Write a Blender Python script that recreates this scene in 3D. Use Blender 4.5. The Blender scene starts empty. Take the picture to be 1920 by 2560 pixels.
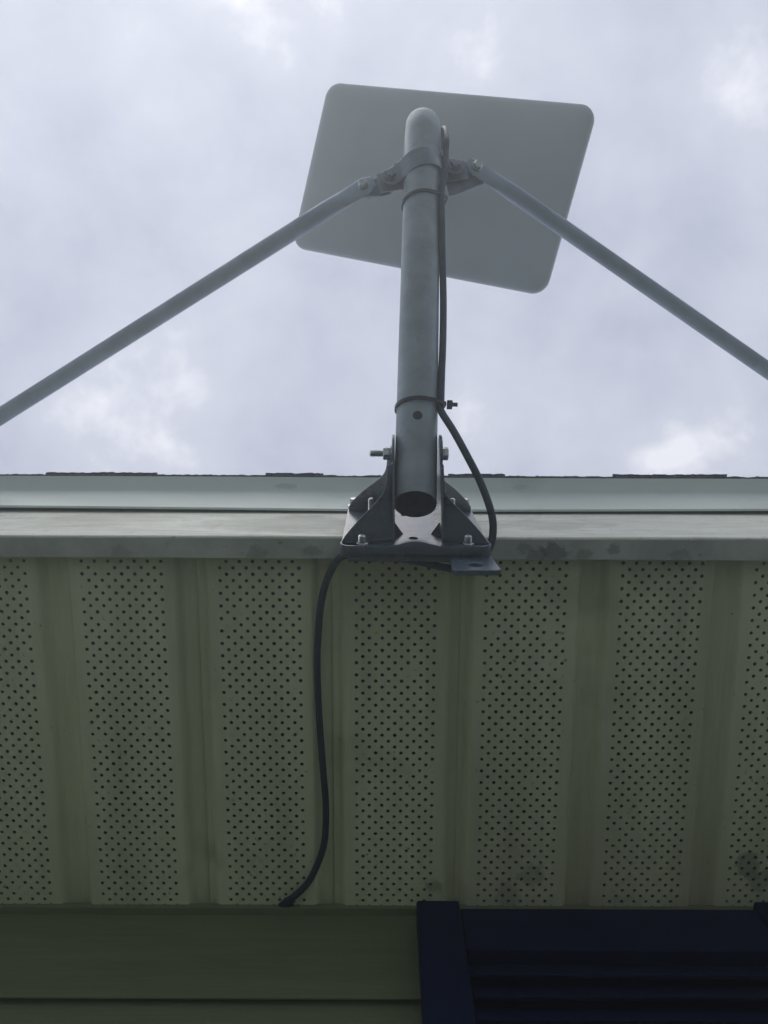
import bpy, bmesh, math, random
from mathutils import Vector, Matrix, noise
R = math.radians
rng = random.Random(7)
scene = bpy.context.scene
COL = scene.collection

# ------------------------------------------------------------------ camera
# The camera sits at the world origin, about 1.6 m above the ground, looking
# almost straight up and leaning 10 degrees towards the house (+y).
TILT, ROLL, FPX = R(10.0), 0.0038, 1923.0
S, C = math.sin(TILT), math.cos(TILT)
cam_d = bpy.data.cameras.new('camera')
cam = bpy.data.objects.new('camera', cam_d); COL.objects.link(cam)
cam_d.sensor_fit = 'VERTICAL'; cam_d.sensor_height = 36.0; cam_d.sensor_width = 27.0
cam_d.lens = 36.0 * FPX / 2560.0
cam_d.clip_start = 0.02; cam_d.clip_end = 2000.0
fwd = Vector((0, S, C)); up = Vector((0, -C, S)); right = Vector((1, 0, 0))
r2 = right * math.cos(ROLL) + up * math.sin(ROLL)
u2 = up * math.cos(ROLL) - right * math.sin(ROLL)
M = Matrix((r2, u2, -fwd)).transposed().to_4x4()
cam.matrix_world = M
scene.camera = cam

# ------------------------------------------------------------------ world: overcast sky
SUN_EL, SUN_AZ = R(52), R(202)         # soft sun behind cloud, out in front of the eave
w = bpy.data.worlds.new('World'); scene.world = w; w.use_nodes = True
nt = w.node_tree; nt.nodes.clear()
def N(tree, typ, **kw):
    n = tree.nodes.new(typ)
    for k, v in kw.items(): setattr(n, k, v)
    return n
out = N(nt, 'ShaderNodeOutputWorld'); bg = N(nt, 'ShaderNodeBackground')
sky = N(nt, 'ShaderNodeTexSky', sky_type='NISHITA', sun_disc=False)
sky.sun_elevation = SUN_EL; sky.sun_rotation = SUN_AZ
sky_s = N(nt, 'ShaderNodeVectorMath', operation='SCALE'); sky_s.inputs['Scale'].default_value = 0.10
nt.links.new(sky.outputs[0], sky_s.inputs[0])
tc = N(nt, 'ShaderNodeTexCoord')
sep = N(nt, 'ShaderNodeSeparateXYZ'); nt.links.new(tc.outputs['Generated'], sep.inputs[0])
zab = N(nt, 'ShaderNodeMath', operation='ABSOLUTE'); nt.links.new(sep.outputs['Z'], zab.inputs[0])
zad = N(nt, 'ShaderNodeMath', operation='ADD'); nt.links.new(zab.outputs[0], zad.inputs[0]); zad.inputs[1].default_value = 0.18
dx = N(nt, 'ShaderNodeMath', operation='DIVIDE'); nt.links.new(sep.outputs['X'], dx.inputs[0]); nt.links.new(zad.outputs[0], dx.inputs[1])
dy = N(nt, 'ShaderNodeMath', operation='DIVIDE'); nt.links.new(sep.outputs['Y'], dy.inputs[0]); nt.links.new(zad.outputs[0], dy.inputs[1])
comb = N(nt, 'ShaderNodeCombineXYZ'); nt.links.new(dx.outputs[0], comb.inputs[0]); nt.links.new(dy.outputs[0], comb.inputs[1])
comb.inputs[2].default_value = 3.1
n1 = N(nt, 'ShaderNodeTexNoise'); n1.inputs['Scale'].default_value = 3.3; n1.inputs['Detail'].default_value = 7; n1.inputs['Roughness'].default_value = 0.54; n1.inputs['Distortion'].default_value = 0.25
n2 = N(nt, 'ShaderNodeTexNoise'); n2.inputs['Scale'].default_value = 8.5; n2.inputs['Detail'].default_value = 6; n2.inputs['Roughness'].default_value = 0.55; n2.inputs['Distortion'].default_value = 0.2
nt.links.new(comb.outputs[0], n1.inputs['Vector']); nt.links.new(comb.outputs[0], n2.inputs['Vector'])
mx = N(nt, 'ShaderNodeMix', data_type='FLOAT'); mx.inputs[0].default_value = 0.38
nt.links.new(n1.outputs[0], mx.inputs[2]); nt.links.new(n2.outputs[0], mx.inputs[3])
rp = N(nt, 'ShaderNodeValToRGB'); nt.links.new(mx.outputs[0], rp.inputs[0])
e = rp.color_ramp.elements
e[0].position = 0.38; e[0].color = (0.46, 0.49, 0.605, 1)
e[1].position = 0.63; e[1].color = (0.86, 0.87, 0.93, 1)
a = e.new(0.45); a.color = (0.52, 0.55, 0.66, 1)
a = e.new(0.56); a.color = (0.61, 0.63, 0.735, 1)
mc = N(nt, 'ShaderNodeMix', data_type='RGBA'); mc.inputs[0].default_value = 0.94
nt.links.new(sky_s.outputs[0], mc.inputs[6]); nt.links.new(rp.outputs[0], mc.inputs[7])
nt.links.new(mc.outputs[2], bg.inputs[0]); bg.inputs[1].default_value = 1.0
nt.links.new(bg.outputs[0], out.inputs[0])

sl = bpy.data.lights.new('sun', 'SUN'); sl.energy = 1.1; sl.angle = R(40); sl.color = (1.0, 0.96, 0.9)
sun = bpy.data.objects.new('sun', sl); COL.objects.link(sun)
sd = Vector((math.sin(SUN_AZ) * math.cos(SUN_EL), math.cos(SUN_AZ) * math.cos(SUN_EL), math.sin(SUN_EL)))
sun.rotation_euler = sd.to_track_quat('Z', 'Y').to_euler()
vs = scene.view_settings
vs.view_transform = 'Standard'; vs.look = 'None'; vs.exposure = 0.22; vs.gamma = 1.0; vs.use_curve_mapping = False

# ------------------------------------------------------------------ helpers
GROUND = -1.6
GLARE_HAZE = 0.105
def cam_ray(px, py):
    """direction (unit depth) through a photo pixel; multiply by a distance to get a point"""
    a = (px - 960) / FPX; b = (py - 1280) / FPX
    return fwd + r2 * a - u2 * b
def on_z(px, py, z):
    r = cam_ray(px, py); return r * (z / r.z)

class MB:
    def __init__(s): s.v = []; s.f = []
    def add(s, vs_, fs_):
        o = len(s.v); s.v += [Vector(p) for p in vs_]; s.f += [tuple(i + o for i in f) for f in fs_]
        return s
    def box(s, lo, hi):
        x0, y0, z0 = lo; x1, y1, z1 = hi
        return s.add([(x0,y0,z0),(x1,y0,z0),(x1,y1,z0),(x0,y1,z0),(x0,y0,z1),(x1,y0,z1),(x1,y1,z1),(x0,y1,z1)],
                     [(0,3,2,1),(4,5,6,7),(0,1,5,4),(1,2,6,5),(2,3,7,6),(3,0,4,7)])
    def prism(s, poly, fn, t0, t1):
        """poly: list of 2-D points; fn(p, t) -> 3-D; closed solid between t0 and t1"""
        n = len(poly)
        vs_ = [fn(p, t0) for p in poly] + [fn(p, t1) for p in poly]
        fs_ = [tuple(range(n))[::-1], tuple(range(n, 2 * n))] + [(i, (i + 1) % n, (i + 1) % n + n, i + n) for i in range(n)]
        return s.add(vs_, fs_)
    def tube(s, pts, rad, seg=16, caps=True, radii=None, flat=None, updir=None):
        pts = [Vector(p) for p in pts]; n = len(pts)
        tang = []
        for i in range(n):
            t = (pts[min(i + 1, n - 1)] - pts[max(i - 1, 0)]).normalized(); tang.append(t)
        ref = Vector(updir) if updir is not None else (Vector((1, 0, 0)) if abs(tang[0].x) < 0.8 else Vector((0, 0, 1)))
        a = (ref - tang[0] * ref.dot(tang[0])).normalized()
        rings = []
        for i in range(n):
            a = (a - tang[i] * a.dot(tang[i])).normalized(); b = tang[i].cross(a)
            r = radii[i] if radii else rad
            fa, fb = flat[i] if flat else (1, 1)
            rings.append([pts[i] + a * (r * fa * math.cos(2 * math.pi * k / seg)) + b * (r * fb * math.sin(2 * math.pi * k / seg)) for k in range(seg)])
        vs_ = [p for rg in rings for p in rg]; fs_ = []
        for i in range(n - 1):
            for k in range(seg):
                k2 = (k + 1) % seg
                fs_.append((i * seg + k, i * seg + k2, (i + 1) * seg + k2, (i + 1) * seg + k))
        if caps:
            fs_.append(tuple(range(seg))[::-1]); fs_.append(tuple((n - 1) * seg + k for k in range(seg)))
        return s.add(vs_, fs_)
    def cyl(s, p, d, r, h, seg=16):
        p = Vector(p); d = Vector(d).normalized()
        return s.tube([p, p + d * h], r, seg)
    def build(s, name, mat, parent=None, smooth=30, bevel=0, bseg=2):
        me = bpy.data.meshes.new(name); me.from_pydata([tuple(p) for p in s.v], [], s.f)
        bm = bmesh.new(); bm.from_mesh(me); bmesh.ops.recalc_face_normals(bm, faces=bm.faces); bm.to_mesh(me); bm.free()
        return finish(name, me, mat, parent, smooth, bevel, bseg)
def finish(name, me, mat, parent=None, smooth=30, bevel=0, bseg=2):
    if smooth:
        me.polygons.foreach_set('use_smooth', [True] * len(me.polygons)); me.set_sharp_from_angle(angle=R(smooth))
    me.materials.append(mat)
    o = bpy.data.objects.new(name, me); COL.objects.link(o)
    if parent: o.parent = parent
    if bevel:
        m = o.modifiers.new('bevel', 'BEVEL'); m.width = bevel; m.segments = bseg; m.limit_method = 'ANGLE'; m.angle_limit = R(40)
    return o
def tag(o, label, cat, group=None):
    o['label'] = label; o['category'] = cat
    if group: o['group'] = group
    return o
def empty(name, loc=(0, 0, 0)):
    o = bpy.data.objects.new(name, None); COL.objects.link(o); o.empty_display_size = 0.05
    return o        # parts carry world coordinates, so the empty stays at the origin
def crom(pts, n=8):
    pts = [Vector(p) for p in pts]; out_ = []
    for i in range(len(pts) - 1):
        p0 = pts[max(i - 1, 0)]; p1 = pts[i]; p2 = pts[i + 1]; p3 = pts[min(i + 2, len(pts) - 1)]
        for k in range(n):
            t = k / n
            out_.append(0.5 * ((2 * p1) + (p2 - p0) * t + (2 * p0 - 5 * p1 + 4 * p2 - p3) * t * t + (3 * p1 - p0 - 3 * p2 + p3) * t ** 3))
    out_.append(pts[-1]); return out_

# ------------------------------------------------------------------ materials
def base_mat(name, col, rough=0.5, metal=0.0, var=0.15, scale=12.0, stretch=(1, 1, 1), col2=None, bump=0.0, bscale=80.0, thr=(0.4, 0.65), spots=None, spec=0.5, rvar=0.1, specks=None):
    m = bpy.data.materials.new(name); m.use_nodes = True; t = m.node_tree
    p = t.nodes['Principled BSDF']
    p.inputs['Metallic'].default_value = metal
    p.inputs['Specular IOR Level'].default_value = spec
    g = N(t, 'ShaderNodeNewGeometry')
    mp = N(t, 'ShaderNodeMapping'); mp.inputs['Scale'].default_value = stretch
    t.links.new(g.outputs['Position'], mp.inputs[0])
    n = N(t, 'ShaderNodeTexNoise'); n.inputs['Scale'].default_value = scale; n.inputs['Detail'].default_value = 6; n.inputs['Roughness'].default_value = 0.6
    t.links.new(mp.outputs[0], n.inputs['Vector'])
    r = N(t, 'ShaderNodeValToRGB'); r.color_ramp.elements[0].position = thr[0]; r.color_ramp.elements[1].position = thr[1]
    c2 = col2 or tuple(c * (1 - var) for c in col)
    r.color_ramp.elements[0].color = (*c2, 1); r.color_ramp.elements[1].color = (*col, 1)
    t.links.new(n.outputs[0], r.inputs[0])
    cur = r.outputs[0]
    for sp in spots or []:
        # a stain with a place and a shape of its own: centre, radius, colour, strength, stretch
        cen, rad, scol, amt, stv = sp
        va = N(t, 'ShaderNodeVectorMath', operation='SUBTRACT'); t.links.new(g.outputs['Position'], va.inputs[0]); va.inputs[1].default_value = cen
        vm = N(t, 'ShaderNodeVectorMath', operation='MULTIPLY'); t.links.new(va.outputs[0], vm.inputs[0]); vm.inputs[1].default_value = stv
        nn = N(t, 'ShaderNodeTexNoise'); nn.inputs['Scale'].default_value = 1.1 / rad; nn.inputs['Detail'].default_value = 5; nn.inputs['Roughness'].default_value = 0.65
        t.links.new(g.outputs['Position'], nn.inputs['Vector'])
        le = N(t, 'ShaderNodeVectorMath', operation='LENGTH'); t.links.new(vm.outputs[0], le.inputs[0])
        ad = N(t, 'ShaderNodeMath', operation='MULTIPLY_ADD'); t.links.new(nn.outputs[0], ad.inputs[0]); ad.inputs[1].default_value = rad * 2.2; t.links.new(le.outputs['Value'], ad.inputs[2])
        mr = N(t, 'ShaderNodeMapRange'); t.links.new(ad.outputs[0], mr.inputs[0])
        mr.inputs[1].default_value = rad * 1.7; mr.inputs[2].default_value = rad * 2.1; mr.inputs[3].default_value = amt; mr.inputs[4].default_value = 0.0
        mm = N(t, 'ShaderNodeMix', data_type='RGBA'); t.links.new(mr.outputs[0], mm.inputs[0]); t.links.new(cur, mm.inputs[6]); mm.inputs[7].default_value = (*scol, 1)
        cur = mm.outputs[2]
    for (ssc, lo, hi, scol, amt) in specks or []:
        sn = N(t, 'ShaderNodeTexNoise'); sn.inputs['Scale'].default_value = ssc; sn.inputs['Detail'].default_value = 3; sn.inputs['Roughness'].default_value = 0.6
        t.links.new(g.outputs['Position'], sn.inputs['Vector'])
        mr = N(t, 'ShaderNodeMapRange'); t.links.new(sn.outputs[0], mr.inputs[0]); mr.inputs[1].default_value = lo; mr.inputs[2].default_value = hi; mr.inputs[3].default_value = 0; mr.inputs[4].default_value = amt
        mm = N(t, 'ShaderNodeMix', data_type='RGBA'); t.links.new(mr.outputs[0], mm.inputs[0]); t.links.new(cur, mm.inputs[6]); mm.inputs[7].default_value = (*scol, 1)
        cur = mm.outputs[2]
    t.links.new(cur, p.inputs['Base Color'])
    rr = N(t, 'ShaderNodeMapRange'); t.links.new(n.outputs[0], rr.inputs[0]); rr.inputs[1].default_value = 0.3; rr.inputs[2].default_value = 0.7
    rr.inputs[3].default_value = min(1, rough + rvar); rr.inputs[4].default_value = max(0.02, rough - rvar); t.links.new(rr.outputs[0], p.inputs['Roughness'])
    if bump:
        bn = N(t, 'ShaderNodeTexNoise'); bn.inputs['Scale'].default_value = bscale; bn.inputs['Detail'].default_value = 4
        t.links.new(mp.outputs[0], bn.inputs['Vector'])
        b = N(t, 'ShaderNodeBump'); b.inputs['Strength'].default_value = bump; b.inputs['Distance'].default_value = 0.002
        t.links.new(bn.outputs[0], b.inputs['Height']); t.links.new(b.outputs[0], p.inputs['Normal'])
    m['_in'] = 1
    return m

GREEN = (0.16, 0.22, 0.15); DIRT = (0.10, 0.10, 0.085)
sp = []
for (px, py, r_, am) in ((1870, 2165, .020, .6), (1905, 2200, .022, .5), (1085, 2215, .014, .5), (1440, 2175, .012, .45), (1330, 2190, .02, .35), (1270, 2230, .02, .3)):
    q = on_z(px, py, 0.9); sp.append(((q.x, q.y, q.z), r_, GREEN, am, (1, 1, 1)))
M_soffit = base_mat('soffit_paint', (0.78, 0.81, 0.575), 0.55, var=0.24, scale=13, stretch=(1, 0.13, 1), bump=0.12, bscale=140, spots=sp, thr=(0.36, 0.62), specks=[(95, .70, .76, DIRT, .6), (7, .60, .74, (0.30, 0.33, 0.20), .35)])
lsp = []
for (px, py, r_, am) in ((1345, 1386, .010, .6), (1385, 1380, .012, .65), (1310, 1372, .008, .4), (1535, 1372, .007, .5), (1460, 1388, .008, .4), (780, 1378, .009, .4), (640, 1384, .010, .35), (300, 1386, .012, .3), (1700, 1388, .010, .35)):
    q = on_z(px, py, 0.873); lsp.append(((q.x, q.y, q.z), r_, (0.10, 0.12, 0.11), am, (.7, 1, 1)))
M_lip = base_mat('fascia_lip_paint', (0.58, 0.64, 0.61), 0.6, col2=(0.43, 0.48, 0.45), scale=14, bump=0.15, bscale=120, spots=lsp, specks=[(70, .66, .74, DIRT, .5)])
M_fascia = base_mat('fascia_paint', (0.82, 0.85, 0.76), 0.65, col2=(0.67, 0.69, 0.60), scale=7, stretch=(1.6, 10, 14), bump=0.3, bscale=50, specks=[(160, .62, .72, (0.30, 0.29, 0.23), .45), (30, .58, .72, (0.38, 0.37, 0.29), .4)],
                    spots=[((-0.13, .183, .95), .06, (0.25, 0.25, 0.20), .32, (.55, 1, 1.0)), ((0.20, .183, .95), .045, (0.25, 0.25, 0.20), .28, (.5, 1, 1.0)), ((-0.36, .183, .97), .06, (0.40, 0.38, 0.28), .35, (.6, 1, 1.0))])
M_drip = base_mat('drip_edge_paint', (0.75, 0.84, 0.78), 0.5, specks=[(60, .70, .76, DIRT, .35), (9, .55, .75, (0.5, 0.54, 0.50), .5)], var=0.08, scale=6, stretch=(0.4, 1, 1), bump=0.03, bscale=40,
                  spots=[((-0.14, .155, 1.09), .006, DIRT, .22, (.35, 1, 1)), ((0.195, .155, 1.09), .005, DIRT, .2, (.35, 1, 1))])
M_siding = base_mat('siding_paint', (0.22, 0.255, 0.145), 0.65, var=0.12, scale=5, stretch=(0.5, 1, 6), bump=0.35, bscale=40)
M_shutter = base_mat('shutter_paint', (0.0010, 0.0100, 0.055), 0.7, spec=0.25, var=0.3, scale=10, bump=0.05, bscale=60)
M_mast = base_mat('galvanised_steel', (0.39, 0.46, 0.50), 0.55, metal=0.2, var=0.2, scale=22, bump=0.05, bscale=150, specks=[(55, .62, .70, (0.26, 0.28, 0.32), .5), (140, .66, .72, (0.55, 0.58, 0.62), .4)])
M_strut = base_mat('strut_steel', (0.42, 0.50, 0.61), 0.6, metal=0.15, var=0.16, scale=24, specks=[(70, .64, .72, (0.30, 0.33, 0.38), .5)])
M_foot = base_mat('foot_steel', (0.082, 0.118, 0.160), 0.25, metal=0.0, var=0.2, scale=25, spec=0.8, rvar=0.05, bump=0.06, bscale=300)
M_clamp = base_mat('clamp_steel', (0.22, 0.26, 0.30), 0.40, metal=0.4, var=0.15, scale=40)
M_zinc = base_mat('zinc_bolt', (0.62, 0.66, 0.66), 0.28, metal=0.9, var=0.25, scale=120)
M_bore = base_mat('shaded_bore', (0.055, 0.07, 0.09), 0.8, var=0.4, scale=60)  # dark colour stands in for the shade inside the open pipe
M_dull = base_mat('dull_bolt', (0.30, 0.33, 0.38), 0.32, metal=0.6, var=0.3, scale=120)
M_panel = base_mat('antenna_plastic', (0.61, 0.68, 0.72), 0.55, var=0.07, scale=7, spec=0.4, bump=0.02, bscale=400, specks=[(120, .73, .78, DIRT, .5), (6, .52, .72, (0.59, 0.65, 0.70), .6)])
M_cable = base_mat('cable_rubber', (0.030, 0.060, 0.085), 0.5, var=0.2, scale=40, bump=0.05)
M_tie = base_mat('black_nylon', (0.03, 0.036, 0.045), 0.45, var=0.2, scale=60)
M_shingle = base_mat('asphalt_shingle', (0.22, 0.21, 0.23), 0.95, col2=(0.09, 0.09, 0.10), scale=260, bump=0.8, bscale=400)
M_wood = base_mat('dark_wood', (0.09, 0.075, 0.06), 0.8, var=0.4, scale=10, stretch=(1, 8, 8))
M_grass = base_mat('lawn', (0.16, 0.19, 0.10), 0.95, col2=(0.105, 0.125, 0.07), scale=20, bump=0.5, bscale=60)
M_conc = base_mat('concrete', (0.48, 0.51, 0.49), 0.9, col2=(0.38, 0.41, 0.39), scale=3, bump=0.3, bscale=90)
M_mulch = base_mat('mulch', (0.07, 0.05, 0.035), 0.95, col2=(0.025, 0.018, 0.012), scale=60, bump=0.9, bscale=70)

# ------------------------------------------------------------------ ground
def sheet(name, x0, x1, y0, y1, z, mat):
    o = MB().add([(x0, y0, z), (x1, y0, z), (x1, y1, z), (x0, y1, z)], [(0, 1, 2, 3)]).build(name, mat, smooth=0)
    o['kind'] = 'structure'; return o
sheet('ground', -150, 150, -150, 150, GROUND, M_grass)
dr = MB().box((-9, -12, GROUND - .05), (9, -0.7, GROUND + .03)).build('bounce_slab', M_conc, smooth=0); dr['kind'] = 'structure'  # unseen pale slab, added to bounce light up at soffit and mount
sheet('dimming_bed', -4, 4, .22, .70, GROUND + .006, M_mulch)  # unseen dark bed, added to cut bounced light near the wall

# ------------------------------------------------------------------ house
XH = 3.3                                   # half length of the eave
SOF, YF, ZF0, YW = 0.90, 0.183, 0.8727, 0.682
house = empty('house')
tag(house, 'pale house eave with perforated soffit, fascia and lapped siding', 'house')

# soffit panels: each with its field of punched holes
P = 0.00795
def soffit_mesh(name, phase, seam, y0=0.200, y1=0.702):
    mb = MB(); ny = int((y1 - y0) / P); hr = 0.00232
    ring = [(math.cos(2 * math.pi * (k + .5) / 12), math.sin(2 * math.pi * (k + .5) / 12)) for k in range(12)]
    vs_ = []; fs_ = []
    for k in range(-6, 7):
        for j in range(ny):
            cx = k * P; cy = y0 + (j + .5) * P; h = P / 2; o = len(vs_)
            vs_ += [(cx - h, cy - h, 0), (cx + h, cy - h, 0), (cx + h, cy + h, 0), (cx - h, cy + h, 0)]
            if (k + j + phase) % 2:
                fs_.append((o, o + 3, o + 2, o + 1)); continue
            rr = hr * rng.uniform(.93, 1.04)
            vs_ += [(cx + rr * a, cy + rr * b, 0) for a, b in ring] + [(cx + rr * a, cy + rr * b, .0012) for a, b in ring]
            q = o + 4
            # corners at 225,315,45,135 deg; ring index k at 15+30k deg
            def rg(i): return q + i % 12
            fs_.append((o, rg(7), rg(8), rg(9), rg(10), o + 1)[::-1])
            fs_.append((o + 1, rg(10), rg(11), rg(0), rg(1), o + 2)[::-1])
            fs_.append((o + 2, rg(1), rg(2), rg(3), rg(4), o + 3)[::-1])
            fs_.append((o + 3, rg(4), rg(5), rg(6), rg(7), o)[::-1])
            if rng.random() < .022: fs_.append(tuple(q + 12 + i for i in range(12)))
            for i in range(12): fs_.append((rg(i), rg(i + 1), q + 12 + (i + 1) % 12, q + 12 + i))
    mb.add(vs_, fs_)
    yE = y0 + ny * P
    def strip(prof):
        n = len(prof); v = []
        for x, z in prof: v += [(x, y0, z), (x, yE, z)]
        mb.add(v, [(2 * i, 2 * i + 1, 2 * i + 3, 2 * i + 2) for i in range(n - 1)])
    e_ = 6.5 * P
    strip([(e_, 0), (.0610, 0), (.0632, .0006), (.0660, .0040), (.0682, .0100), (.0702, .0134), (.0725, .0140), (.0800, .0141), (.0850, .0155), (.0900, .0180)])
    if not seam: strip([(-e_, 0), (-.0610, 0), (-.0632, .0006), (-.0660, .0040), (-.0682, .0100), (-.0702, .0132), (-.0725, .0140), (-.0800, .0143), (-.0850, .0160)])
    else: strip([(-e_, 0), (-.0610, 0), (-.0632, .0006), (-.0660, .0040), (-.0682, .0100), (-.0702, .0128), (-.0745, .0124), (-.0765, .0116), (-.0775, .0120), (-.0777, .0150)])
    me = bpy.data.meshes.new(name); me.from_pydata(mb.v, [], mb.f)
    bm = bmesh.new(); bm.from_mesh(me); bmesh.ops.remove_doubles(bm, verts=bm.verts, dist=1e-6); bm.to_mesh(me); bm.free()
    me.polygons.foreach_set('use_smooth', [True] * len(me.polygons)); me.set_sharp_from_angle(angle=R(50)); me.materials.append(M_soffit)
    return me
centers = [-.4805, -.3160, -.1500, .0144, .1720, .3356, .4970]
cs = list(centers)
while cs[0] > -XH + .2: cs.insert(0, cs[0] - .163)
while cs[-1] < XH - .2: cs.append(cs[-1] + .163)
sme = {(a_, b_): soffit_mesh('soffit_panel', a_, b_) for a_ in (0, 1) for b_ in (False, True)}
seams = (-.1500, .0144, .1720)
phases = {-.4805: 0, -.3160: 0, -.1500: 1, .0144: 0, .1720: 0, .3356: 0, .4970: 1}
for i, x in enumerate(cs):
    o = bpy.data.objects.new('soffit_panel', soffit_mesh('soffit_panel', phases[x], x in seams) if x in phases else sme[(phases.get(x, i % 2), x in seams or (x not in phases and i % 3 == 0))]); COL.objects.link(o); o.parent = house
    o.location = (x, 0, SOF + rng.uniform(-.0006, .0006)); o.rotation_euler = (0, R(rng.uniform(-.25, .25)), 0)

# fascia: metal cover over a board, its lower return turned under the soffit
def wavy(x, k=0, amp=.0009): return amp * noise.noise(Vector((x * 2.3, k * 7.1, .3))) + amp * .5 * noise.noise(Vector((x * 7, k * 3.3, 1.3)))
XS = [-XH + i * .05 for i in range(int(2 * XH / .05) + 1)]
def sweep(prof, name, mat, parent, smooth=30, fn=None, bevel=0):
    """prof: closed list of (y,z); swept along x"""
    mb = MB(); n = len(prof); v = []; f = []
    for x in XS:
        for k, (y, z) in enumerate(prof):
            if fn: y, z = fn(x, k, y, z)
            v.append((x, y, z))
    for i in range(len(XS) - 1):
        for k in range(n):
            k2 = (k + 1) % n; f.append((i * n + k, i * n + k2, (i + 1) * n + k2, (i + 1) * n + k))
    f.append(tuple(range(n))); f.append(tuple((len(XS) - 1) * n + k for k in range(n))[::-1])
    return mb.add(v, f).build(name, mat, parent, smooth, bevel)
fb = sweep([(YF, ZF0 + .0025), (YF + .0012, ZF0 + .0006), (YF + .003, ZF0), (YF + .003, 1.060), (YF, 1.060)], 'fascia', M_fascia, house, fn=lambda x, k, y, z: (y + wavy(x, 0, .0005), z + wavy(x, 1, .0008)))
sweep([(YF + .0032, ZF0 + .0002), (.2095, ZF0 + .0012), (.2100, ZF0 + .004), (YF + .0032, ZF0 + .006)], 'lower_return', M_lip, fb, fn=lambda x, k, y, z: (y + (wavy(x, 2, .0010) if k in (1, 2) else wavy(x, 0, .0005)), z + wavy(x, 1, .0008)))
sweep([(YF + .0034, ZF0 + .0065), (.206, ZF0 + .0065), (.206, 1.09), (YF + .006, 1.09)], 'fascia_board', M_wood, house, smooth=0)
# drip edge: bowed sheet, gapes from the fascia away from the mount
def dripfn(x, k, y, z):
    g = min(1.0, abs(x - .04) / .55)
    off = (-.0045 * g if k in (0, 1, 9) else (-.003 * g if k in (2, 8) else 0))
    lift = .004 * g if k in (0, 1, 9) else 0
    return y + off * .6 + wavy(x, 4, .0006), z + lift + wavy(x, 3, .0008)
dp = [(.1800, 1.0245), (.1772, 1.0260), (.1742, 1.042), (.1640, 1.080), (.1605, 1.0865), (.1430, 1.0985), (.1442, 1.1010), (.1640, 1.0890), (.1665, 1.082), (.1790, 1.030)]
sweep(dp, 'drip_edge', M_drip, house, smooth=40, fn=dripfn)

# roof
SL = 0.34
def roofz(y): return 1.103 + (y - .146) * SL
roof = MB().add([(-XH, .150, roofz(.150) - .0015), (XH, .150, roofz(.150) - .0015), (XH, 3.6, roofz(3.6)), (-XH, 3.6, roofz(3.6)),
                 (-XH, .150, roofz(.150) - .004), (XH, .150, roofz(.150) - .004), (XH, 3.6, roofz(3.6) - .03), (-XH, 3.6, roofz(3.6) - .03)],
                [(0, 1, 2, 3), (7, 6, 5, 4), (0, 4, 5, 1), (1, 5, 6, 2), (2, 6, 7, 3), (3, 7, 4, 0)]).build('roof', M_shingle, house, smooth=0)
MB().add([(-XH, 3.6, roofz(3.6)), (XH, 3.6, roofz(3.6)), (XH, 7.0, roofz(.2)), (-XH, 7.0, roofz(.2))], [(0, 1, 2, 3)]).build('rear_roof', M_shingle, house, smooth=0)
# shingle tabs of the first courses, with torn granular edges
def shingle(x0, x1, ye, lift, y1):
    n = max(6, int((x1 - x0) / .004)); mb = MB(); v = []; f = []
    for i in range(n + 1):
        x = x0 + (x1 - x0) * i / n
        j = rng.uniform(-.0006, .0005) + .0009 * noise.noise(Vector((x * 60, ye * 90, 0)))
        for (y, dz) in ((ye + j, .0), (ye + j + rng.uniform(-.0003, .0003), .0042), (y1, .0042), (y1, .0)):
            v.append((x, y, roofz(y) + lift + dz))
    for i in range(n):
        for k in range(4): f.append((i * 4 + k, i * 4 + (k + 1) % 4, i * 4 + 4 + (k + 1) % 4, i * 4 + 4 + k))
    f.append((3, 2, 1, 0)); f.append((n * 4, n * 4 + 1, n * 4 + 2, n * 4 + 3))
    return mb.add(v, f).build('shingle', M_shingle, roof, smooth=0)
# starter strip pieces then the raised laminated tabs
x = -XH
while x < XH - .01:
    x2 = min(x + .92, XH); shingle(x, x2 - .002, .1412, .0005, .30); x = x2
def rx(px): return (px - 960) / FPX * 1.115
raised = [(rx(115), rx(392)), (rx(664), rx(808)), (rx(1120), rx(1262)), (rx(1532), rx(1816))]
x = -XH
while x < rx(-60): raised.append((x, x + rng.uniform(.09, .17))); x += rng.uniform(.2, .34)
x = rx(2000)
while x < XH - .2: raised.append((x, x + rng.uniform(.09, .17))); x += rng.uniform(.2, .34)
for a_, b_ in raised: shingle(a_, b_, .1388, .0050, .27)

# wall with lapped boards
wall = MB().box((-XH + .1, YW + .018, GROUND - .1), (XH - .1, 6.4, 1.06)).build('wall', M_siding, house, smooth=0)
for s_ in (-1, 1):
    xa = s_ * (XH - .1); xb = s_ * (XH - .08)
    MB().prism([(.20, .905), (6.6, .905), (6.6, roofz(.2) - .02), (3.6, roofz(3.6) - .035), (.20, roofz(.2) - .02)], lambda p, t: (t, p[0], p[1]), min(xa, xb), max(xa, xb)).build('gable', M_siding, house, smooth=0)
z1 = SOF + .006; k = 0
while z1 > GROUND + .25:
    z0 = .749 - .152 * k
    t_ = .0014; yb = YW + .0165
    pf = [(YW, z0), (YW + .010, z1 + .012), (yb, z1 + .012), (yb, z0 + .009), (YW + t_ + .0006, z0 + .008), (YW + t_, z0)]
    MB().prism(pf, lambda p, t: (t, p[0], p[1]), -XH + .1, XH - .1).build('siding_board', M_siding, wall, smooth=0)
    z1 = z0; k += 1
# small trim under the soffit edge at the wall
MB().box((-XH + .1, YW - .002, SOF - .006), (XH - .1, YW + .009, SOF + .003)).build('trim', M_siding, wall, smooth=0, bevel=.001)

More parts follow.
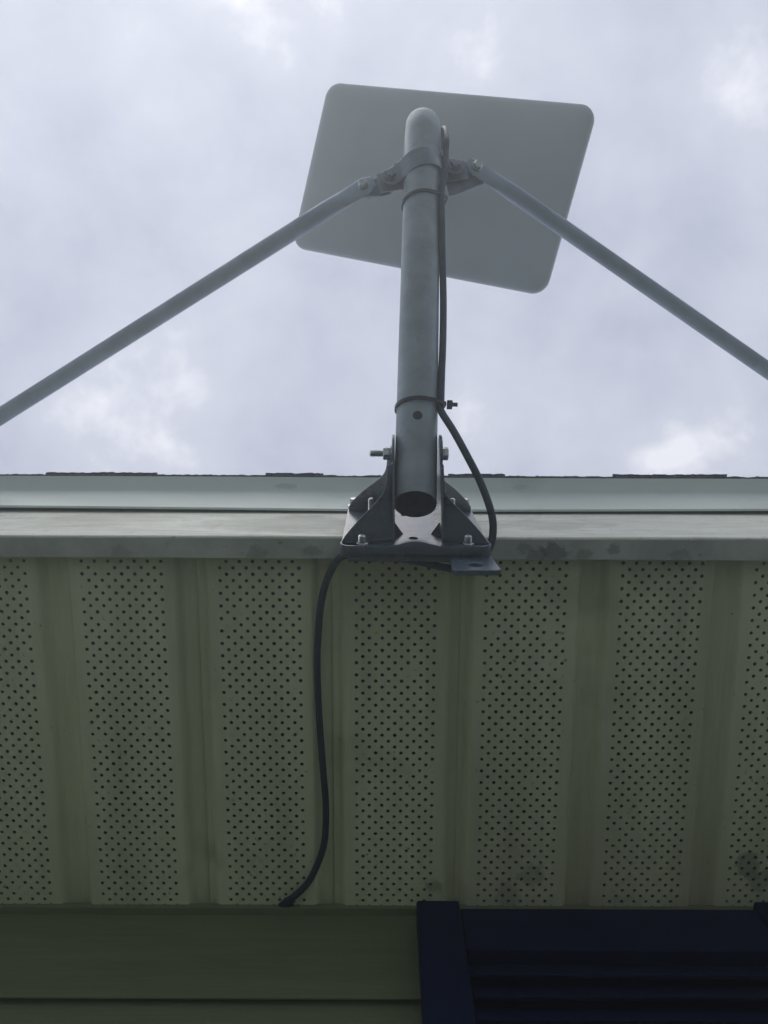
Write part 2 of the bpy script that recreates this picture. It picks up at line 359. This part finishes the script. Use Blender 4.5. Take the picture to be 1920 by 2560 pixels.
# louvred shutter
sh = empty('shutter'); sh.parent = house; sh['label'] = 'dark blue louvred shutter under the soffit'
SX0, SX1, SY, SZ = .0425, .520, .648, .868
SZB = SZ - 1.30
for (xa, xb) in ((SX0, SX0 + .054), (SX1 - .054, SX1)):
    MB().box((xa, SY, SZB), (xb, SY + .030, SZ)).build('stile', M_shutter, sh, smooth=30, bevel=.003, bseg=3)
for (za, zb) in ((SZ - .079, SZ - .009), (SZB + .02, SZB + .11), (SZB + .62, SZB + .69)):
    MB().box((SX0 + .0545, SY + .004, za), (SX1 - .0545, SY + .027, zb)).build('rail', M_shutter, sh, smooth=30, bevel=.003)
MB().box((SX0 + .050, SY + .0275, SZB + .02), (SX1 - .050, SY + .0305, SZ - .012)).build('back_panel', M_shutter, sh, smooth=0)
louv = MB()
louv.prism([(-.004, -.019), (.001, -.019), (.020, .016), (.016, .019)], lambda p, t: (t, p[0], p[1]), SX0 + .055, SX1 - .055)
lme = louv.build('slat', M_shutter, sh, smooth=20, bevel=.001)
base_l = lme; zz = SZ - .079 - .022; first = True
while zz > SZB + .13:
    if not (SZB + .60 < zz < SZB + .71):
        if first: o = base_l; first = False
        else:
            o = base_l.copy(); COL.objects.link(o); o.parent = sh
        o.location = (0, SY + .006, zz)
    zz -= .0305

# ------------------------------------------------------------------ antenna mount
mount = empty('antenna_mount')
tag(mount, 'galvanised steel pole mount bolted to the fascia, braced by two struts', 'antenna mount')
MR = 0.0242
B_ = Vector((.0366, .087, .880)); K_ = Vector((.0520, -.3440, 1.1330))
md = (K_ - B_).normalized()
E_ = B_ - md * .069
nl = Vector((0, md.z * -1, md.y)).normalized()
if nl.z > 0: nl = -nl                       # perpendicular to the pole, facing down to the viewer
xr = md.cross(nl).normalized()
if xr.x < 0: xr = -xr
ang = math.acos(md.z); rb = .050; tl = rb * math.tan(ang / 2)
def bend_pts(n=14):
    p0 = K_ - md * tl; up_ = Vector((0, 0, 1))
    cdir = (up_ - md * up_.dot(md)).normalized(); cen = p0 + cdir * rb
    return [cen + (-cdir * math.cos(ang * i / n) + md * math.sin(ang * i / n)) * rb for i in range(n + 1)]
path = [E_ + md * (i * .03) for i in range(int(((K_ - E_).length - tl) / .03))] + bend_pts()
ztop = 1.365
path += [Vector((K_.x, K_.y, path[-1].z + (ztop - path[-1].z) * i / 6)) for i in range(1, 7)]
mb = MB().tube(path, MR, 40, caps=False)
for i in range(2 * 40):                      # lower end cut at a slant
    p = mb.v[i] - (E_ + md * (.03 if i >= 40 else 0)); k_ = 1.0 if i < 40 else 0.0
    mb.v[i] = mb.v[i] + md * (.0065 * k_ * (1 + p.dot(nl) / MR))
# wall thickness at the open lower end
mast_mb = mb
mast = mb.build('mast', M_mast, mount, smooth=50)
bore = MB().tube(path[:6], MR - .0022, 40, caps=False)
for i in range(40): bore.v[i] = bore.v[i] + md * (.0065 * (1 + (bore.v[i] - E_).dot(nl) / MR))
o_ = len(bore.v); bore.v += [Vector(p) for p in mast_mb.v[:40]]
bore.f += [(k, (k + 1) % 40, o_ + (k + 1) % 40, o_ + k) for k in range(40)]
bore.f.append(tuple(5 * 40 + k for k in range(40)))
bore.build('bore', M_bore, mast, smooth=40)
# dark disc laid on the lower face, coloured for the shade inside a drain hole
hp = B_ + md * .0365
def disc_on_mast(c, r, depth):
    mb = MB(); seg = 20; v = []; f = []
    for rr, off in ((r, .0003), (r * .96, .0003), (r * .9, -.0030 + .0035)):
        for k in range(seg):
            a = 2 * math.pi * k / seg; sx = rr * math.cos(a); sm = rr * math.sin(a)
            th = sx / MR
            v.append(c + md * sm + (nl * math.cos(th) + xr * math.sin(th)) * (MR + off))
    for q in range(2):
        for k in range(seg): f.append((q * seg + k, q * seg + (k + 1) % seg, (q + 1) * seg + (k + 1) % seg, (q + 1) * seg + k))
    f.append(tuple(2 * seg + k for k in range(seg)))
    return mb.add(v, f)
M_hole = base_mat('hole_shade', (0.035, 0.045, 0.055), 0.6, var=.2, scale=50)
disc_on_mast(hp, .0055, .003).build('hole_disc', M_hole, mast, smooth=60)

# hex bolt with threads
def bolt(name, p, d, r=.004, head=.0062, hh=.0055, stud=.010, parent=None, washer=True, mat=None, below=.0):
    p = Vector(p); d = Vector(d).normalized(); mb = MB()
    ref = Vector((0, 0, 1)) if abs(d.z) < .9 else Vector((1, 0, 0))
    a = d.cross(ref).normalized(); b = d.cross(a); rot = rng.uniform(0, 1)
    def ringpts(rad, h, n, ph=0): return [p + d * h + a * rad * math.cos(2 * math.pi * k / n + ph) + b * rad * math.sin(2 * math.pi * k / n + ph) for k in range(n)]
    def stack(levels, n, ph=0):
        v = []; f = []
        for rad, h in levels: v += ringpts(rad, h, n, ph)
        for i in range(len(levels) - 1):
            for k in range(n): f.append((i * n + k, i * n + (k + 1) % n, (i + 1) * n + (k + 1) % n, (i + 1) * n + k))
        f.append(tuple(range(n))[::-1]); f.append(tuple((len(levels) - 1) * n + k for k in range(n))); mb.add(v, f)
    h0 = 0
    if washer: stack([(head * 1.25, -.0006), (head * 1.25, .0012)], 24); h0 = .0012
    stack([(head * .97, h0), (head, h0 + .0006), (head, h0 + hh - .001), (head * .86, h0 + hh)], 6, rot)
    if stud > 0:
        lv = []; h = h0 + hh - .001; pitch = .0014
        while h < h0 + hh + stud:
            lv += [(r * .80, h), (r, h + pitch * .45), (r, h + pitch * .55), ]; h += pitch
        lv += [(r * .8, h), (r * .55, h + .0008)]
        stack(lv, 14)
    if below > 0: stack([(r, -below), (r, 0)], 14)
    return mb.build(name, mat or M_zinc, parent, smooth=25)

# foot bracket (stamped plate, flared gussets, clevis ears)
FB = Vector((.0327, .180, .772)); EO = .0045; FU = Vector((0, -.0674, .99773)); FN = Vector((0, -.99773, -.0674)); FX = Vector((1, 0, 0))
def fp(a, b, n): return FB + FX * a + FU * b + FN * n
HW, HH, T = .0785, .2225, .003
def rrect(a0, a1, b0, b1, r, seg=5):
    o = []
    for (cx, cy, s0) in ((a1 - r, b0 + r, -90), (a1 - r, b1 - r, 0), (a0 + r, b1 - r, 90), (a0 + r, b0 + r, 180)):
        for k in range(seg + 1):
            t = R(s0 + 90 * k / seg); o.append((cx + r * math.cos(t), cy + r * math.sin(t)))
    return o
def plate_with_holes(poly, holes, fn, t0, t1):
    """triangulated plate with real round/elliptic holes"""
    bm = bmesh.new(); loops = [poly] + [[(c[0] + c[2] * math.cos(-2 * math.pi * k / 20), c[1] + c[3] * math.sin(-2 * math.pi * k / 20)) for k in range(20)] for c in holes]
    es = []
    for lp in loops:
        vv = [bm.verts.new((p[0], p[1], 0)) for p in lp]
        es += [bm.edges.new((vv[i], vv[(i + 1) % len(vv)])) for i in range(len(vv))]
    bmesh.ops.triangle_fill(bm, edges=es, use_beauty=True)
    r_ = bmesh.ops.extrude_face_region(bm, geom=bm.faces[:])
    for v in r_['geom']:
        if isinstance(v, bmesh.types.BMVert): v.co.z = 1.0
    for v in bm.verts:
        v.co = fn((v.co.x, v.co.y), t0 + (t1 - t0) * v.co.z)
    bmesh.ops.recalc_face_normals(bm, faces=bm.faces)
    me = bpy.data.meshes.new('plate'); bm.to_mesh(me); bm.free(); return me
pl = lambda p, t: fp(p[0], p[1], t)
foot = finish('foot_bracket', plate_with_holes(rrect(-HW, HW, 0, HH, .010), [(0, .060, .0052, .0058), (-.031, .026, .0085, .0045), (.031, .026, .0085, .0045), (0, .165, .012, .009)], pl, -T, 0), M_foot, mount, 30)
# bottom rim turned outwards, with a raised middle and a notch hole
def rim():
    mb = MB(); pts = []
    for k in range(41):
        a = -HW + .009 + (2 * HW - .018) * k / 40
        d = .0085 + .0045 * math.exp(-(a / .018) ** 2) - .0012 * math.exp(-((abs(a) - .032) / .012) ** 2)
        pts.append((a, 0, d))
    left = []; 
    for k in range(1, 9):
        t = R(90 * k / 8); left.append((-HW + .009 - .009 * math.sin(t), .009 - .009 * math.cos(t), .0085 + .001 * k / 8))
    for b in (.016, .024, .030): left.append((-HW, b, .0095 - (b - .009) * .16))
    full = [(x_, b, d) for (x_, b, d) in left[::-1]] + pts + [(-x_, b, d) for (x_, b, d) in left]
    v = []; f = []; n = len(full)
    for i, (a, b, d) in enumerate(full):
        p = full[max(i - 1, 0)]; q = full[min(i + 1, n - 1)]
        tx, ty = q[0] - p[0], q[1] - p[1]; L = math.hypot(tx, ty); nx, ny = -ty / L, tx / L     # inward
        v += [fp(a, b, -T), fp(a, b, d - .0008), fp(a + nx * .0006, b + ny * .0006, d), fp(a + nx * .0020, b + ny * .0020, d), fp(a + nx * .0026, b + ny * .0026, d - .0008), fp(a + nx * .0026, b + ny * .0026, -T)]
    for i in range(n - 1):
        for k in range(6): f.append((i * 6 + k, i * 6 + (k + 1) % 6, i * 6 + 6 + (k + 1) % 6, i * 6 + 6 + k))
    f.append(tuple(range(6))); f.append(tuple((n - 1) * 6 + k for k in range(6))[::-1])
    return mb.add(v, f)
rim().build('rim', M_foot, foot, smooth=40)
# clevis ears: upright webs either side of the pole
eb, en = .114, .0855
prof = [(.046, 0.0)] + [(.050, .010), (.062, .040), (.076, .062), (.0885, .080)]
for k in range(9):
    t = R(195 - 195 * k / 8 + 8); prof.append((eb - .0 + .0245 * math.cos(t), en + .0215 * math.sin(t)))
prof += [(.150, .060), (.164, .038), (.174, .010), (.177, 0)]
for s_ in (-1, 1):
    fn = (lambda s: (lambda p, t: fp(s * t + EO, p[0], p[1])))(s_)
    MB().prism(prof, fn, MR + .0012, MR + .0042).build('ear', M_foot, foot, smooth=30, bevel=.0006)
# flared gussets from ear edge to the plate corners
GL = [(.0775, .004, .030), (.0745, .0095, .031), (.0700, .0150, .033), (.0567, .029, .040), (.0440, .0405, .048), (.0357, .049, .055), (.0318, .056, .061), (.0300, .064, .068), (.0292, .078, .082)]
GL = [tuple(v) for v in crom([Vector(p) for p in GL], 4)]
def gusset(s, top):
    mb = MB(); v = []; f = []; th = .0028
    for (a, n, b) in GL:
        bw = .046 + (.0885 - .046) * (n / .080)
        A = [(MR + .0030 + s * EO, n, bw), (max(a, MR + .0046 + s * EO), n, b)]
        for (aa, nn, bb) in A:
            for dz in (0, th):
                b2 = bb + dz if not top else (HH - bb) - dz
                v.append(fp(s * aa, b2, nn))
    n_ = len(GL)
    for i in range(n_ - 1):
        o = i * 4
        f += [(o, o + 2, o + 6, o + 4), (o + 1, o + 5, o + 7, o + 3), (o + 2, o + 3, o + 7, o + 6), (o, o + 4, o + 5, o + 1)]
    f += [(0, 1, 3, 2), ((n_ - 1) * 4, (n_ - 1) * 4 + 2, (n_ - 1) * 4 + 3, (n_ - 1) * 4 + 1)]
    # foot on the plate
    a, n, b = GL[0]; bw = .0465
    def q(aa, bb, nn): return fp(s * aa, bb if not top else HH - bb, nn)
    mi = MR + .003 + s * EO
    mb.add([q(mi, bw, 0), q(mi, bw + th, 0), q(a, b, 0), q(a, b + th, 0), q(mi, bw, n), q(mi, bw + th, n), q(a, b, n), q(a, b + th, n)],
           [(0, 2, 6, 4), (1, 5, 7, 3), (2, 3, 7, 6), (0, 4, 5, 1), (0, 1, 3, 2), (4, 6, 7, 5)])
    return mb.add(v, f).build('gusset', M_foot, foot, smooth=35, bevel=.0009)
for s_ in (-1, 1):
    gusset(s_, False); gusset(s_, True)
    # pressed stiffening rib in the corner between ear and plate
    ia = MR + .0010 + s_ * EO
    MB().add([fp(s_ * ia, .060, 0), fp(s_ * ia, .098, 0), fp(s_ * (ia - .010), .077, 0), fp(s_ * ia, .078, .014)], [(0, 1, 2), (0, 3, 1), (1, 3, 2), (2, 3, 0)]).build('rib', M_foot, foot, smooth=0, bevel=.0008)
for s_ in (-1, 1):
    bolt('bolt', fp(s_ * .0555, .018, 0), FN, .0042, .0066, .0062, .0065, foot)
    bolt('bolt', fp(s_ * .0700, HH - .011, 0), FN, .0042, .0078, .0090, .0, foot)
    bolt('bolt', fp(s_ * .0480, .128, 0), FN, .0036, .0055, .005, .022, foot)
# cross bolt through ears and pole
bolt('bolt', B_ - FX * (MR + .0042), -FX, .0040, .0078, .0085, .0135, foot)
bolt('bolt', B_ + FX * (MR + .0045), FX, .0040, .0078, .0070, .0, foot)
# adapter plate behind the foot, with a tab showing below on the right
ad_poly = [(-.070, .001), (.0360, .001), (.0345, -.030), (.0350, -.0385), (.0385, -.042), (.0780, -.042), (.0815, -.0395), (.0825, -.036), (.0790, .0), (.0790, .170), (-.070, .170)]
finish('adapter_plate', plate_with_holes(ad_poly, [(.0590, -.024, .0075, .0065), (0, .060, .0060, .0066), (-.031, .026, .0090, .005), (.031, .026, .0090, .005)], lambda p, t: fp(p[0], p[1], t), -T - .0060, -T - .0004), M_foot, mount, 30, bevel=.0008)

# clamp round the pole below the bend
tcl = .412
cc = B_ + md * tcl
cx = (xr * math.cos(R(13)) + md * math.sin(R(13))).normalized(); cm = (md - cx * md.dot(cx)).normalized(); cn = cx.cross(cm); 
if cn.dot(nl) < 0: cn = -cn
def cp(a, m, n): return cc + cx * a + cm * m + cn * n
def half_strap(sgn, r0, th, m0, m1, tabs):
    """profile in (a,n): tab - half ring - tab, given thickness; extruded along m"""
    outer = []; inner_ = []
    for k in range(17):
        t = math.pi * k / 16
        outer.append((-(r0 + th) * math.cos(t), sgn * ((r0 + th) * math.sin(t)))); inner_.append((-r0 * math.cos(t), sgn * (r0 * math.sin(t))))
    lo = [(-tabs, sgn * .0035), (-tabs, sgn * (.0035 + th)), (-(r0 + th) - .004, sgn * (.0035 + th)), (-(r0 + th) + .0002, sgn * .0095)]
    hi = [(-p[0], p[1]) for p in lo[::-1]]
    poly = lo + outer[4:-4] + hi + [(r0 + .003, sgn * .0035)] + inner_[2:-2][::-1] + [(-r0 - .003, sgn * .0035)]
    return poly
clamp = MB().prism(half_strap(1, MR + .0004, .0026, 0, 0, .036), lambda p, t: cp(p[0], t + .002, p[1]), -.0145, .0145).build('clamp', M_clamp, mount, smooth=40, bevel=.0006)
MB().prism(half_strap(-1, MR + .0004, .0026, 0, 0, .060), lambda p, t: cp(p[0], t - .003, p[1]), -.016, .016).build('rear_strap', M_clamp, clamp, smooth=40, bevel=.0006)
for s_ in (-1, 1):
    # rounded tab of the front strap
    tb = [(.030, -.0125), (.042, -.0165)] + [(.0435 + .0125 * math.cos(R(t)), -.004 + .0125 * math.sin(R(t))) for t in range(-80, 81, 20)] + [(.040, .0095), (.034, .013), (.030, .0145)]
    fn = (lambda s: (lambda p, t: cp(s * p[0], p[1], t)))(s_)
    MB().prism(tb, fn, .0036, .0066).build('tab', M_clamp, clamp, smooth=40, bevel=.0007)
    bolt('bolt', cp(s_ * .0435, -.004, .0068), cn, .0038, .0064, .0052, .0, clamp, mat=M_dull)
    bolt('bolt', cp(s_ * .0435, -.004, -.0062), -cn, .0038, .0064, .0050, .008, clamp)
    # side lug of the rear strap: bent ear carrying the strut
    lug = [(.029, -.036), (.040, -.0345), (.062, -.0270), (.080, -.0190), (.0890, -.010), (.0905, -.002), (.0880, .006), (.080, .0125), (.060, .0200), (.029, .0240)] if s_ > 0 else [(.046, -.0165), (.058, -.0180), (.072, -.0120), (.086, -.0085), (.0905, -.002), (.0890, .006), (.082, .0105), (.060, .0130), (.046, .0125)]
    fn = (lambda s: (lambda p, t: cp(s * p[0], p[1] - .003, t - max(0, (p[0] - .055)) * .25)))(s_)
    MB().prism(lug, fn, -.0102, -.0072).build('lug', M_clamp, clamp, smooth=30, bevel=.0006)

# struts: tubes with flattened ends
def strut(a0, far, s, r):
    p0 = Vector(a0); p1 = Vector(far); d = (p1 - p0).normalized(); L = (p1 - p0).length
    ts = [-.014, -.011, -.004, .010, .020, .030, .042, .056, .072, .09] + [.09 + (L - .15) * i / 14 for i in range(1, 15)] + [L - .045, L - .03, L - .018, L]
    fl = []
    for t in ts:
        u = max(0, 1 - max(0, t - .013) / .046); v = max(0, 1 - max(0, (L - .016) - t) / .045)
        k = max(u, v); k = k * k * (3 - 2 * k)
        wd = 1 + .16 * k; tk = 1 - .78 * k
        if t < -.010: wd *= .62
        elif t < -.006: wd *= .86
        fl.append((wd, tk))
    side = d.cross(cn).normalized()
    o = MB().tube([p0 + d * t for t in ts], r, 24, True, None, fl, updir=side).build('strut', M_strut, mount, smooth=50)
    nn = side.cross(d).normalized()
    if nn.dot(cn) < 0: nn = -nn
    bolt('bolt', p0 + nn * .0026, nn, .0038, .0064, .0052, .0, o)
    bolt('bolt', p0 - nn * .0080, -nn, .0038, .0064, .0052, .010, o)
    # foot where the strut is screwed down at the roof edge
    MB().box(p1 - Vector((.028, .030, .0035)), p1 + Vector((.028, .045, .0005))).build('strut_foot', M_strut, o, smooth=30, bevel=.001)
    return o
L0 = cp(-.0795, -.005, -.0035); R0 = cp(.0735, -.003, -.0030)
def aim(p0, px, py, depth, y_end):
    q = cam_ray(px, py) * depth; return p0 + (q - p0) * ((y_end - p0.y) / (q.y - p0.y))
strut(L0, aim(L0, 0, 1041, 1.113, .190), -1, .0117)
strut(R0, aim(R0, 1920, 926, 1.094, .190), 1, .0110)

# ------------------------------------------------------------------ flat antenna
ant = empty('satellite_antenna')
tag(ant, 'flat rectangular white antenna panel with rounded corners on top of the mast', 'antenna')
AC = Vector((.0790, -.3373, 1.4376))
aw = Vector((.8694, .2186, -.4431)).normalized(); ah = Vector((-.2010, .9794, -.0186)); ah = (ah - aw * ah.dot(aw)).normalized()
an = aw.cross(ah).normalized()
if an.z < 0: an = -an                         # front faces the sky
def ap(x_, y_, n_): return AC + aw * x_ + ah * y_ + an * n_
W2, H2, RC = .2565, .1520, .027
def ringp(inset, n_):
    return [(p[0], p[1], n_) for p in rrect(-W2 + inset, W2 - inset, -H2 + inset, H2 - inset, max(RC - inset * .75, .006), 10)]
levels = [(.090, -.0100), (.050, -.0098), (.026, -.0088), (.013, -.0068), (.006, -.0042), (.0020, -.0012), (.0004, .0016), (.0, .0040)]
v = []; f = []
for ins, nn in levels: v += [ap(*p) for p in ringp(ins, nn)]
n_ = len(ringp(0, 0))
for i in range(len(levels) - 1):
    for k in range(n_): f.append((i * n_ + k, i * n_ + (k + 1) % n_, (i + 1) * n_ + (k + 1) % n_, (i + 1) * n_ + k))
f.append(tuple(range(n_)))
f.append(tuple((len(levels) - 1) * n_ + k for k in range(n_)))
MB().add(v, f).build('back_shell', M_panel, ant, smooth=60)
v = []; f = []
lv2 = [(.0006, .0046), (.0004, .0050), (.0000, .0090), (.0008, .0118), (.0035, .0130)]
for ins, nn in lv2: v += [ap(*p) for p in ringp(ins, nn)]
for i in range(len(lv2) - 1):
    for k in range(n_): f.append((i * n_ + k, i * n_ + (k + 1) % n_, (i + 1) * n_ + (k + 1) % n_, (i + 1) * n_ + k))
f.append(tuple(range(n_))); f.append(tuple((len(lv2) - 1) * n_ + k for k in range(n_)))
M_front = base_mat('antenna_front', (0.80, 0.81, 0.82), 0.35, var=0.03, scale=5)
MB().add(v, f).build('front_cover', M_front, ant, smooth=60)
# neck from panel back down into the mast top
top = Vector((K_.x, K_.y, ztop))
neck = crom([top - Vector((0, 0, .02)), top + Vector((0, 0, .012)), ap(-.028, .0, -.030), ap(-.024, 0, -.009)], 5)
MB().tube(neck, .019, 20).build('neck', M_panel, ant, smooth=50)
MB().tube([top - Vector((0, 0, .015)), top + Vector((0, 0, .006))], MR + .003, 28).build('collar', M_tie, ant, smooth=40, bevel=.001)

# ------------------------------------------------------------------ cable
cb = .0043
def on_mast(t, phi, off=.0):
    return B_ + md * t + (xr * math.cos(R(phi)) + nl * math.sin(R(phi))) * (MR + cb + off)
pts = [ap(-.02, .012, -.012), Vector((K_.x + .030, K_.y + .008, 1.35)), Vector((K_.x + .0305, K_.y + .004, 1.25)), Vector((K_.x + .031, K_.y - .002, 1.17))]
pts += [on_mast(.462, 16, .004), on_mast(.44, 14, .003), on_mast(.41, 20, .004), on_mast(.375, 26), on_mast(.345, 27), on_mast(.28, 18), on_mast(.21, 6, .001), on_mast(.15, 8, .001), on_mast(.10, 12), on_mast(.066, 18), on_mast(.052, 20)]
pts += [cam_ray(1134, 1078) * .872, cam_ray(1168, 1140) * .860, cam_ray(1203, 1210) * .860, cam_ray(1229, 1285) * .856, cam_ray(1232, 1335) * .852, cam_ray(1222, 1372) * .850]
# behind the plate, under the fascia return and along the soffit
ZC = SOF - cb - .0005
pts += [Vector((.110, .190, .835)), on_z(1170, 1426, .842), on_z(1118, 1420, .846), on_z(1060, 1407, .850), on_z(1000, 1397, .854), on_z(930, 1389, .859)]
pts += [on_z(858, 1390, .866), on_z(826, 1430, .8755), on_z(806, 1490, .886)]
for (px, py) in ((797, 1560), (794, 1650), (796, 1740), (801, 1840), (808, 1930), (813, 2000), (815, 2060), (809, 2115), (793, 2165), (770, 2205), (742, 2235)):
    pts.append(on_z(px + rng.uniform(-1.6, 1.6), py, ZC - rng.uniform(0, .0012)))
pts += [on_z(706, 2262, ZC + .004), on_z(690, 2275, ZC + .012)]
cab = MB().tube(crom(pts, 8), cb, 14).build('antenna_cable', M_cable, smooth=60)
tag(cab, 'dark cable running down the pole, behind the foot and along the soffit', 'cable')

ent = on_z(722, 2254, SOF - .003); bm = bmesh.new(); bmesh.ops.create_icosphere(bm, subdivisions=4, radius=1)
for v_ in bm.verts:
    q = v_.co.copy(); k_ = 1 + .45 * noise.noise(q * 2.1 + Vector((3, 1, 2))) + .25 * noise.noise(q * 6)
    v_.co = Vector((ent.x + q.x * k_ * .0070 + q.y * k_ * .003, ent.y + q.y * k_ * .005 - q.x * k_ * .003, ent.z + q.z * k_ * .0045))
me = bpy.data.meshes.new('sealant'); bm.to_mesh(me); bm.free()
finish('sealant', me, M_tie, cab, 60)
# cable ties
def tie(t, name, label, tail, tilt):
    mb = MB(); seg = 40; v = []; f = []
    for k in range(seg):
        a = 2 * math.pi * k / seg
        rr = MR + .0016
        # stretch round the cable on the right
        da = abs(math.degrees(a) - 18); da = min(da, 360 - da)
        rr += .0086 * max(0, 1 - da / 42) ** 1.3
        dirv = xr * math.cos(a) + nl * math.sin(a)
        tt = t + tilt * math.cos(a)
        for (dr, dm) in ((-.0008, -.0022), (.0007, -.0022), (.0007, .0022), (-.0008, .0022)):
            v.append(B_ + md * (tt + dm) + dirv * (rr + dr))
    for k in range(seg):
        k2 = (k + 1) % seg
        for q in range(4): f.append((k * 4 + q, k * 4 + (q + 1) % 4, k2 * 4 + (q + 1) % 4, k2 * 4 + q))
    mb.add(v, f)
    root = mb.build(name, M_tie, None, smooth=35)
    if tail:
        h = B_ + md * (t + tilt) + xr * (MR + .0100) + nl * .008
        MB().prism([(-.004, -.0045), (.004, -.0045), (.004, .0045), (-.004, .0045)], lambda p, q: h + md * p[0] + nl * p[1] + xr * q, 0, .0065).build('head', M_tie, root, smooth=0, bevel=.0008)
        MB().prism([(-.0022, -.0010), (.0022, -.0010), (.0022, .0010), (-.0022, .0010)], lambda p, q: h + md * p[0] + nl * p[1] + xr * q + md * .0004, .0066, .0125).build('tail', M_tie, root, smooth=0)
    return tag(root, label, 'cable tie')
tie(.0585, 'cable_tie', 'black cable tie with its head sticking out, above the foot bracket', True, .0015)
tie(.358, 'cable_tie', 'black cable tie round pole and cable just under the strut clamp', False, .003)

# ------------------------------------------------------------------ even volume added to stand in for lens glare
hz = MB().box((-160, -160, GROUND - 1.0), (160, 160, 2.45)).build('glare_haze', M_conc, smooth=0)
hz['kind'] = 'stuff'
m = bpy.data.materials.new('glare_veil'); m.use_nodes = True; t = m.node_tree; t.nodes.clear()
mo = N(t, 'ShaderNodeOutputMaterial'); pv = N(t, 'ShaderNodeVolumePrincipled')
pv.inputs['Color'].default_value = (0.90, 0.965, 1.0, 1); pv.inputs['Density'].default_value = GLARE_HAZE; pv.inputs['Anisotropy'].default_value = 0.65
t.links.new(pv.outputs[0], mo.inputs['Volume']); hz.data.materials[0] = m
